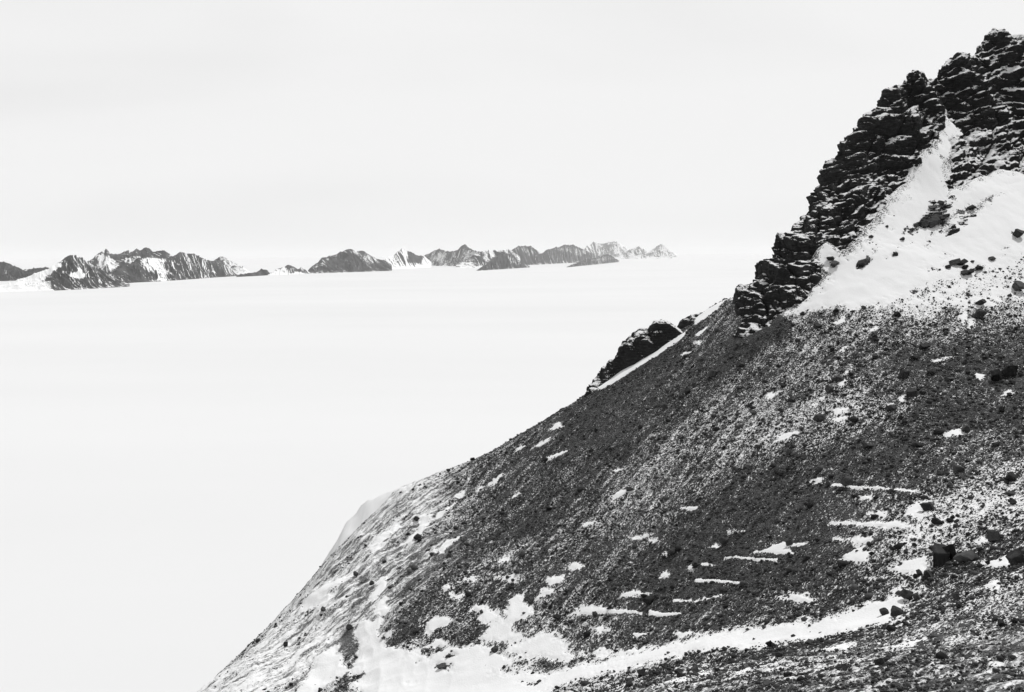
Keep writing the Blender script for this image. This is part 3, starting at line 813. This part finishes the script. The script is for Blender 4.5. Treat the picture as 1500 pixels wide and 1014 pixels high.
far_mountain('grey twin mountain with a small horn on its right top', [(612, 380), (622, 374), (634, 367), (643, 364), (652, 367), (662, 368), (671, 366), (676, 361), (681, 357), (686, 362), (692, 366), (704, 368), (716, 378)], [(612, 389), (716, 391)], .12, 12, [([(640, 369), (655, 371), (648, 386), (634, 380)], .5, 3), ([(684, 366), (700, 369), (690, 384), (676, 388)], .45, 3)])
far_mountain('snow streaked ridge just right of the small horn', [(668, 388), (690, 376), (704, 368), (712, 366), (730, 366), (745, 365), (752, 368), (762, 376)], [(668, 393), (762, 391)], .38, 13)
far_mountain('grey pyramid with smooth slopes standing out in front', [(698, 396), (712, 386), (724, 376), (734, 371), (742, 371), (750, 373), (760, 383), (776, 390)], [(698, 397), (776, 392)], -.12, 14, [([(740, 373), (750, 375), (762, 388), (748, 386)], .5, 3)])
far_mountain('rounded double topped mountain in the middle of the second group', [(738, 374), (748, 366), (758, 361), (766, 359), (772, 361), (778, 360), (786, 365), (791, 370), (800, 373)], [(738, 390), (800, 387)], .0, 15, [([(756, 363), (772, 363), (786, 370), (774, 376), (764, 368)], .45, 3)])
far_mountain('wide domed mountain left of the low front ridge', [(784, 374), (796, 369), (810, 362), (818, 361), (827, 357), (833, 359), (840, 358), (852, 363), (860, 367), (868, 371), (880, 376)], [(784, 388), (880, 383)], .02, 16, [([(812, 365), (835, 361), (856, 367), (852, 378), (832, 370)], .45, 3)])
far_mountain('low dark wedge shaped ridge in front at the right end', [(830, 391), (846, 384), (862, 378), (876, 376), (884, 372), (891, 371), (898, 375), (907, 382)], [(830, 392), (907, 384)], -.05, 17, [([(868, 381), (888, 375), (898, 379), (878, 386)], .4, 2)])
far_mountain('pale flat topped mountain at the right end of the group', [(852, 368), (860, 360), (870, 354), (874, 355), (878, 357), (890, 355), (903, 353), (908, 356), (914, 359), (924, 369), (932, 376)], [(852, 380), (932, 378)], .35, 18)
far_mountain('very faint snowy peak beyond the pale flat topped mountain', [(916, 370), (926, 364), (937, 359), (942, 363), (954, 372)], [(916, 376), (954, 376)], .5, 19)
far_mountain('last faint white peak before the empty horizon', [(944, 372), (955, 366), (962, 360), (970, 356), (976, 361), (984, 368), (992, 373)], [(944, 376), (992, 376)], .5, 20)

# ------------------------------------------------------------------ stones
def ico(sub):
    import bmesh
    bm = bmesh.new(); bmesh.ops.create_icosphere(bm, subdivisions=sub, radius=1)
    v = np.array([q.co[:] for q in bm.verts]); f = np.array([[q.index for q in p.verts] for p in bm.faces]); bm.free()
    return v, f


def angular(v, r, cuts, lo=.45, hi=.85):
    """knock flat faces off a ball"""
    v = v.copy()
    for _ in range(cuts):
        n = r.normal(size=3); n /= np.linalg.norm(n); d = r.uniform(lo, hi)
        k = v @ n
        v = v - np.outer(np.maximum(k - d, 0), n)
    return v


V1, F1 = ico(1)


def field(name, npts, xr, yr, size, label, cat, seed, sig=.5, thin=.8):
    r = np.random.default_rng(seed)
    x = r.uniform(*xr, npts); y = r.uniform(*yr, npts)
    a = np.degrees(np.arctan2(x, y))
    k = (np.abs(a) < 30) & (y > 40)
    x, y = x[k], y[k]
    clump = fbm2(x / 9, y / 9, seed, 3) + .5
    c = snow_cover(x, y); cm = crag_mask(x, y)
    k = (r.uniform(size=len(x)) < clump * 1.6) & (r.uniform(size=len(x)) > sstep(.45, 1.05, c) * .996) & (cm < -1) & (r.uniform(size=len(x)) > mist_dust_at(x, y) * 2.0)
    x, y = x[k], y[k]
    z = ground_h(x, y)
    # leave out what lies beyond the crest
    pu, pv = project(np.stack([x, y, z], -1))
    k = (pu > -40) & (pu < 1540) & (pv > 0) & (pv < 1060) & (np.hypot(x, y) < 262)
    x, y, z = x[k], y[k], z[k]
    n = len(x)
    s = size * np.exp(r.normal(size=n) * sig)
    var = [angular(V1, r, 6) for _ in range(24)]
    var = np.array(var)
    vi = r.integers(0, 24, n)
    q = r.normal(size=(n, 4)); q /= np.linalg.norm(q, axis=1)[:, None]
    w_, a_, b_, c_ = q.T
    Rm = np.stack([1 - 2 * (b_ * b_ + c_ * c_), 2 * (a_ * b_ - c_ * w_), 2 * (a_ * c_ + b_ * w_), 2 * (a_ * b_ + c_ * w_), 1 - 2 * (a_ * a_ + c_ * c_), 2 * (b_ * c_ - a_ * w_),
                   2 * (a_ * c_ - b_ * w_), 2 * (b_ * c_ + a_ * w_), 1 - 2 * (a_ * a_ + b_ * b_)], -1).reshape(n, 3, 3)
    vv = var[vi] * (s[:, None, None] * r.uniform(.55, 1.0, (n, 1, 3)))
    vv = np.einsum('nij,nkj->nki', Rm, vv)
    vv[..., 2] *= .75
    vv += np.stack([x, y, z + s * .22], -1)[:, None, :]
    ff = F1[None] + (np.arange(n) * len(V1))[:, None, None]
    me = mesh_from(name, vv.reshape(-1, 3), ff.reshape(-1, 3), M_STONE, False)
    print(name, n)
    return link(name, me, label, cat, 'stuff')


field('scree_stones', 330000, (-60, 150), (95, 265), .118, 'countless small dark stones covering the scree slope', 'scree', 5, .6)
field('foreground_rubble', 200000, (-15, 75), (44, 125), .068, 'fine grey rubble covering the near slope below the gully', 'rubble', 6, .55)

# boulders
V3, F3 = ico(3)
BM = []
for i in range(14):
    r = np.random.default_rng(300 + i)
    v = V3 * 1.25
    fr = np.linalg.qr(r.normal(size=(3, 3)))[0]
    for ax in range(3):                                   # cleaved along three rough joint planes
        for sg in (-1, 1):
            nn = fr[ax] * sg + r.normal(size=3) * .16; nn /= np.linalg.norm(nn)
            v = v - np.outer(np.maximum(v @ nn - r.uniform(.42, .8), 0), nn)
    v = angular(v, r, 5, .5, .85)
    v = v * np.array([1, r.uniform(.7, 1.0), r.uniform(.6, .85)])
    nn = vn3(v[:, 0] * 2.5 + 9, v[:, 1] * 2.5 + i, v[:, 2] * 2.5 + 9, i) - .5
    n2_ = vn3(v[:, 0] * 6 + 9, v[:, 1] * 6 + i, v[:, 2] * 6 + 9, i) - .5
    v = v * (1 + .16 * nn[:, None] + .10 * n2_[:, None])
    v[:, 0] /= np.abs(v[:, 0]).max(); v[:, 2] -= v[:, 2].min()
    me = mesh_from('boulder', v, F3, M_BOULD, False)
    BM.append((me, v[:, 2].max()))


def boulder(px, py, w, h, label, group=None, var=None, tilt=0.):
    if w > 15: w *= .9; h *= .88
    p = hit([px], [py + h * .35])[0]
    d = float(p @ FW)
    z = float(ground_h(np.array([p[0]]), np.array([p[1]]))[0])
    i = (int(px * 7 + py * 3) if var is None else var) % len(BM)
    me, top = BM[i]
    sx = w * d / F / 2; sz = h * d / F * 1.15 / top
    o = link('boulder', me, label, 'boulder', None, group, (p[0], p[1], z - .12 * sz * top))
    o.scale = (sx, (sx + sz * .5) * .8, sz)
    o.rotation_euler = (0.1 * math.sin(px), tilt if tilt else .12 * math.cos(py), (px * .13 + py * .7) % 6.28 if abs(w / h - 1) < .45 else (px * .01) % .6 - .3)
    return o


HERO = [
    (1376, 812, 36, 30, 'big dark pyramid boulder above the wide snow patch near the right edge'), (1392, 805, 18, 26, 'upright dark slab leaning behind the big pyramid boulder'),
    (1417, 814, 38, 15, 'long flat dark rock just right of the big pyramid boulder'), (1455, 783, 25, 19, 'dark wedge boulder with a small snow patch at its left'),
    (1490, 816, 32, 26, 'large dark boulder cut by the right edge above a snow wedge'), (1359, 745, 19, 14, 'tilted dark boulder at the top end of a ragged snow patch'),
    (1373, 765, 18, 9, 'flat dark boulder below the tilted boulder and ragged snow patch'), (1242, 706, 20, 14, 'dark boulder at the start of the longest thin snow streak'),
    (1213, 708, 9, 8, 'small boulder just left of the longest thin snow streak'), (1157, 666, 12, 8, 'lone small dark boulder on plain scree high above the forked snow patch'),
    (1269, 653, 18, 9, 'low dark boulder in the mid slope, left of a similar one'), (1344, 653, 18, 8, 'low dark boulder in the mid slope, right of a similar one'),
    (1405, 684, 14, 10, 'dark boulder with snow specks left of the right-edge boulder trio'), (1482, 697, 22, 15, 'highest and largest of the three boulders stacked by the right edge'),
    (1481, 718, 18, 8, 'middle flat boulder of the three stacked by the right edge'), (1484, 732, 18, 8, 'lowest flat boulder of the three stacked by the right edge'),
    (1157, 796, 8, 9, 'small black boulder set in the forked snow patch'), (1062, 790, 14, 8, 'dark boulder with a snow fleck at its left above the thin streaks'),
    (1276, 787, 8, 5, 'small stone at the top of the blotchy mid slope snow patch'), (1276, 814, 7, 6, 'small stone at the right tip of the blotchy snow patch'),
    (1346, 837, 8, 10, 'small upright boulder on the wide snow patch below the big pyramid'), (1359, 839, 14, 11, 'pair-like dark boulder right of the small upright one on snow'),
    (1328, 867, 24, 17, 'dark ridged boulder at the upper end of the gully snow'), (1342, 869, 10, 13, 'narrow boulder touching the right side of the ridged gully boulder'),
    (1296, 891, 14, 10, 'dark boulder lying on the gully snow left of the wedge boulder'), (1314, 899, 28, 14, 'long wedge boulder on the lower edge of the gully snow'),
    (1400, 875, 11, 11, 'upper of two small black boulders on grey rubble by the right'), (1403, 888, 10, 9, 'lower of two small black boulders on grey rubble by the right'),
    (1382, 897, 8, 5, 'tiny dark stone left of the two small black boulders'), (1305, 923, 14, 7, 'low dark boulder just under the long wedge boulder'),
    (1188, 935, 20, 9, 'flat dark boulder on the lower lip of the gully snow'), (1129, 941, 9, 9, 'small upright boulder on the lower lip of the gully snow'),
    (1093, 951, 6, 5, 'tiny stone on the gully snow lip left of the upright boulder'), (1142, 964, 14, 9, 'dark boulder with a white snow cap beside it on near rubble'),
    (1353, 948, 16, 8, 'low dark boulder ending a thin snow streak in the foreground'), (1486, 904, 12, 8, 'dark boulder at the right edge of the foreground rubble'),
    (1466, 909, 14, 8, 'dark boulder just left of the right-edge foreground boulder'), (1289, 978, 12, 12, 'upright black boulder near the bottom, right of its twin'),
    (1237, 984, 12, 12, 'upright black boulder near the bottom, left of its twin'), (1123, 1008, 17, 8, 'dark boulder cut by the bottom edge of the picture'),
    (1155, 990, 11, 8, 'small rounded boulder just above the bottom edge boulder'), (1373, 933, 30, 8, 'long low dark rib of rock in the foreground rubble'),
    (1409, 917, 20, 6, 'short low dark rib right of the long foreground rib'), (942, 987, 18, 14, 'large square dark boulder at the left end of the foreground boulder row'),
    (1020, 984, 14, 12, 'dark boulder with a snowy flank in the foreground boulder row'), (997, 993, 12, 7, 'low boulder at the front of the foreground boulder row'),
    (993, 981, 18, 6, 'flat boulder between the square and the snowy flanked one'), (950, 881, 14, 11, 'dark boulder between two wind drawn snow tails below the mid slope'),
    (1045, 958, 6, 5, 'tiny dark stone below the gully snow band'), (983, 808, 12, 9, 'small dark boulder with a snow fleck at its left in mid slope'),
    (1018, 825, 13, 10, 'dark boulder with snow on both sides above the thin streak'), (1012, 817, 14, 5, 'flat dark stone directly above the snow flanked boulder'),
    (922, 721, 19, 6, 'flat dark slab beside a slanting snow streak in mid slope'), (817, 900, 15, 8, 'dark boulder with a snow cap left of the long snow patch'),
    (893, 888, 5, 6, 'tiny upright stone on the long snow patch'), (877, 855, 9, 6, 'small dark boulder above the long snow patch'),
    (898, 863, 8, 7, 'small boulder right of the one above the long snow patch'), (852, 963, 9, 5, 'small dark stone at the left end of the gully snow band'),
    (737, 748, 6, 5, 'tiny dark stone on the streaked left flank'), (725, 948, 13, 6, 'thin curved dark rock in the lower left snow basin'),
    (610, 758, 7, 8, 'black rock standing above the narrow tumbling snow patch'), (511, 924, 13, 7, 'black rock with snow pockets low on the left flank'),
    (474, 898, 9, 7, 'small dark rock near the left skyline'), (419, 940, 7, 7, 'little dark rock right on the lower left skyline'), (544, 847, 9, 6, 'small dark rock beside the upper pale snow tongue'),
    (521, 838, 6, 7, 'tiny dark rock on the pale upper left flank'), (648, 971, 15, 5, 'dark slab lying in the lower left snow basin'), (657, 958, 8, 4, 'small dark stone just above the slab in the snow basin'),
    (799, 676, 8, 8, 'black stone at the lower end of a slanting snow fleck'), (865, 662, 6, 7, 'small dark stone on plain scree below the left ridge'), (973, 597, 10, 9, 'dark boulder on the scree below the ridge outcrop'),
    (936, 646, 6, 5, 'tiny dark stone left of the bright speckled scree'), (682, 763, 7, 5, 'small dark stone high on the left flank'), (873, 630, 6, 5, 'tiny dark stone close under the left ridge'),
    (1043, 549, 12, 10, 'dark boulder with a snow fleck at its left on upper scree'), (1070, 525, 9, 6, 'small dark boulder high on the scree below the crag foot'), (1007, 575, 10, 9, 'dark boulder left of the speckled upper scree'),
    (1082, 506, 8, 6, 'small dark boulder nearest to the foot of the crag'), (1084, 534, 15, 8, 'flat dark boulder in the upper scree between smaller ones'), (1215, 573, 13, 9, 'black boulder at the left of the bright almond snow patch'),
    (1226, 559, 26, 10, 'long black boulder over the bright almond snow patch'), (1201, 612, 22, 10, 'flat dark boulder left of two small snow patches'), (1104, 606, 13, 7, 'flat grey boulder in the middle of the speckled scree'),
    (1117, 617, 8, 5, 'small stone just below the flat grey boulder'), (1061, 611, 8, 5, 'small dark stone in the brightest speckled scree'), (1148, 564, 14, 6, 'low dark boulder in the speckled scree'),
    (1324, 552, 19, 14, 'rounded dark boulder with a lit top in the upper right scree'), (1389, 555, 12, 6, 'flat small boulder between the rounded and the tall one'), (1457, 550, 19, 22, 'tall dark boulder with snow at its left in the upper right scree'),
    (1480, 544, 26, 17, 'broad dark boulder leaning on the tall one at the right'), (1335, 581, 22, 13, 'dark boulder with a bright snow wedge at its lower left'), (1305, 604, 20, 10, 'dark slab at the end of a speckled snow drift'),
    (1319, 617, 10, 7, 'small boulder under the dark slab by the speckled drift'), (1414, 629, 15, 10, 'smooth grey boulder at the right end of a white patch'), (1468, 602, 11, 9, 'dark boulder ringed by patchy snow near the right edge'),
    (1354, 511, 22, 9, 'flat grey slab in the upper right scree'), (1340, 527, 16, 6, 'flat dark slab just below the grey slab'), (1282, 523, 11, 7, 'small dark boulder left of the two flat slabs'), (1478, 579, 10, 5, 'small dark stone on a white patch near the right edge'),
    (1314, 461, 15, 8, 'dark boulder just below the edge of the upper snow field'), (1197, 476, 16, 9, 'dark boulder below the left corner of the upper snow field'), (1437, 463, 26, 17, 'big black boulder at the foot of the small snow channel'),
    (1438, 443, 17, 10, 'dark boulder above the big black one under the snow field'), (1492, 343, 18, 14, 'dark rock poking through the snow field at the right edge'), (1267, 382, 22, 12, 'dark elongated rock lying out on the smooth snow field'),
    (1311, 371, 10, 6, 'small dark rock alone on the snow field'), (1222, 385, 16, 10, 'larger of two dark rocks in the snow by the crag foot'), (1217, 376, 14, 6, 'smaller of two dark rocks in the snow by the crag foot'),
    (1224, 453, 7, 6, 'small dark stone on the lower rim of the snow field'), (1491, 420, 24, 16, 'dark boulder group mass at the right edge under the snow field'), (1434, 391, 16, 7, 'low dark rock on the lower part of the snow field'),
]
for px, py, w, h, lb in HERO:
    if px == 1267: boulder(px, py, w, h, lb, tilt=-.6)
    else: boulder(px, py, w, h, lb)
ZONES = [((1180, 1500), (470, 660), 46, 'dark boulder lying in the scree under the upper snow field', 'boulders in the upper right scree'),
         ((980, 1180), (500, 700), 34, 'small dark boulder in the speckled scree below the crag', 'boulders in the speckled scree'),
         ((700, 1180), (640, 900), 28, 'small dark boulder in the broad middle of the scree slope', 'boulders in the middle scree'),
         ((1180, 1500), (660, 860), 26, 'dark boulder on the right part of the scree above the gully', 'boulders above the gully'),
         ((1050, 1500), (900, 1010), 28, 'dark boulder in the near rubble below the gully', 'boulders in the near rubble')]
for (xa, xb), (ya, yb), n, lb, gp in ZONES:
    for k in range(n):
        px = random.uniform(xa, xb); py = random.uniform(ya, yb)
        if py < 500 + (1180 - px) * .6 and px < 1180: py = random.uniform(max(ya, 520 + (1180 - px) * .5), yb)
        w = random.choice([4, 5, 5, 6, 7, 8, 9]) * (1.15 if py > 850 else 1)
        boulder(px, py, w, w * random.uniform(.5, .8), lb, gp)

for ax, ay, bx, by, sp, n in ((1322, 345, 1385, 298, 9, 12), (1350, 330, 1460, 288, 7, 12), (1380, 395, 1480, 378, 10, 8)):
    for k in range(n):
        t = random.random()
        w = random.choice([9, 12, 14, 18, 22])
        boulder(ax + (bx - ax) * t + random.uniform(-4, 4), ay + (by - ay) * t + random.uniform(-sp, sp), w, w * random.uniform(.35, .55), 'dark rock jutting out of the broken band in the upper snow field', 'rocks in the upper snow field', tilt=-.3)

# ------------------------------------------------------------------ air
hm = bpy.data.materials.new('haze_air'); hm.use_nodes = True
hn = hm.node_tree; hn.nodes.clear()
ho = hn.nodes.new('ShaderNodeOutputMaterial'); hv = hn.nodes.new('ShaderNodeVolumePrincipled')
hv.inputs['Color'].default_value = (.97, .97, .97, 1); hv.inputs['Density'].default_value = 5.6e-6; hv.inputs['Anisotropy'].default_value = .0
hn.links.new(hv.outputs[0], ho.inputs['Volume'])
B = 430000.
hvts = [(x, y, z) for x in (-B, B) for y in (-B, B) for z in (ICE - 40, 1500)]
hf = [(0, 1, 3, 2), (4, 6, 7, 5), (0, 4, 5, 1), (2, 3, 7, 6), (0, 2, 6, 4), (1, 5, 7, 3)]
link('haze', mesh_from('haze', hvts, hf, hm, False), 'thin pale haze over the far mountains', 'haze', 'stuff')

# ------------------------------------------------------------------ light
SUN_EL, SUN_AZ = math.radians(60), math.radians(52)      # azimuth measured from straight ahead towards the right
sd_ = Vector((math.sin(SUN_AZ) * math.cos(SUN_EL), math.cos(SUN_AZ) * math.cos(SUN_EL), math.sin(SUN_EL)))
sl = bpy.data.lights.new('sun', 'SUN'); sl.energy = 2.75; sl.angle = math.radians(.6); sl.color = (1, 1, 1)
so = bpy.data.objects.new('sun', sl); COL.objects.link(so)
so.rotation_euler = sd_.to_track_quat('Z', 'Y').to_euler(); so.location = (0, 0, 400)

w = bpy.data.worlds.new('World'); SC.world = w; w.use_nodes = True
nt = w.node_tree; bg = nt.nodes['Background']
sky = N(nt, 'ShaderNodeTexSky'); sky.sky_type = 'NISHITA'; sky.sun_disc = False; sky.sun_elevation = SUN_EL; sky.sun_rotation = SUN_AZ
bw = N(nt, 'ShaderNodeRGBToBW'); nt.links.new(sky.outputs[0], bw.inputs[0])
tc = N(nt, 'ShaderNodeTexCoord').outputs['Generated']
sp = N(nt, 'ShaderNodeSeparateXYZ'); nt.links.new(tc, sp.inputs[0])
mp = N(nt, 'ShaderNodeMapping'); mp.inputs['Scale'].default_value = (1, 1, 4.5); nt.links.new(tc, mp.inputs[0])
cl = noise(nt, mp.outputs[0], 1.3, 3, .5, .3)
cloud = maprange(nt, cl, .35, .65, 8.25, 8.95)                       # thin white cloud veil low in the sky
hi = maprange(nt, sp.outputs[2], .38, .8)                    # it thins out overhead
colr = mixc(nt, hi, cloud, math_(nt, 'MULTIPLY', bw.outputs[0], 1.0))
nt.links.new(colr, bg.inputs[0]); bg.inputs[1].default_value = .1

SC.view_settings.view_transform = 'Standard'; SC.view_settings.look = 'None'; SC.view_settings.exposure = 0; SC.view_settings.gamma = 1
SC.cycles.volume_bounces = 2
SC.cycles.max_bounces = 6
SC.cycles.diffuse_bounces = 3
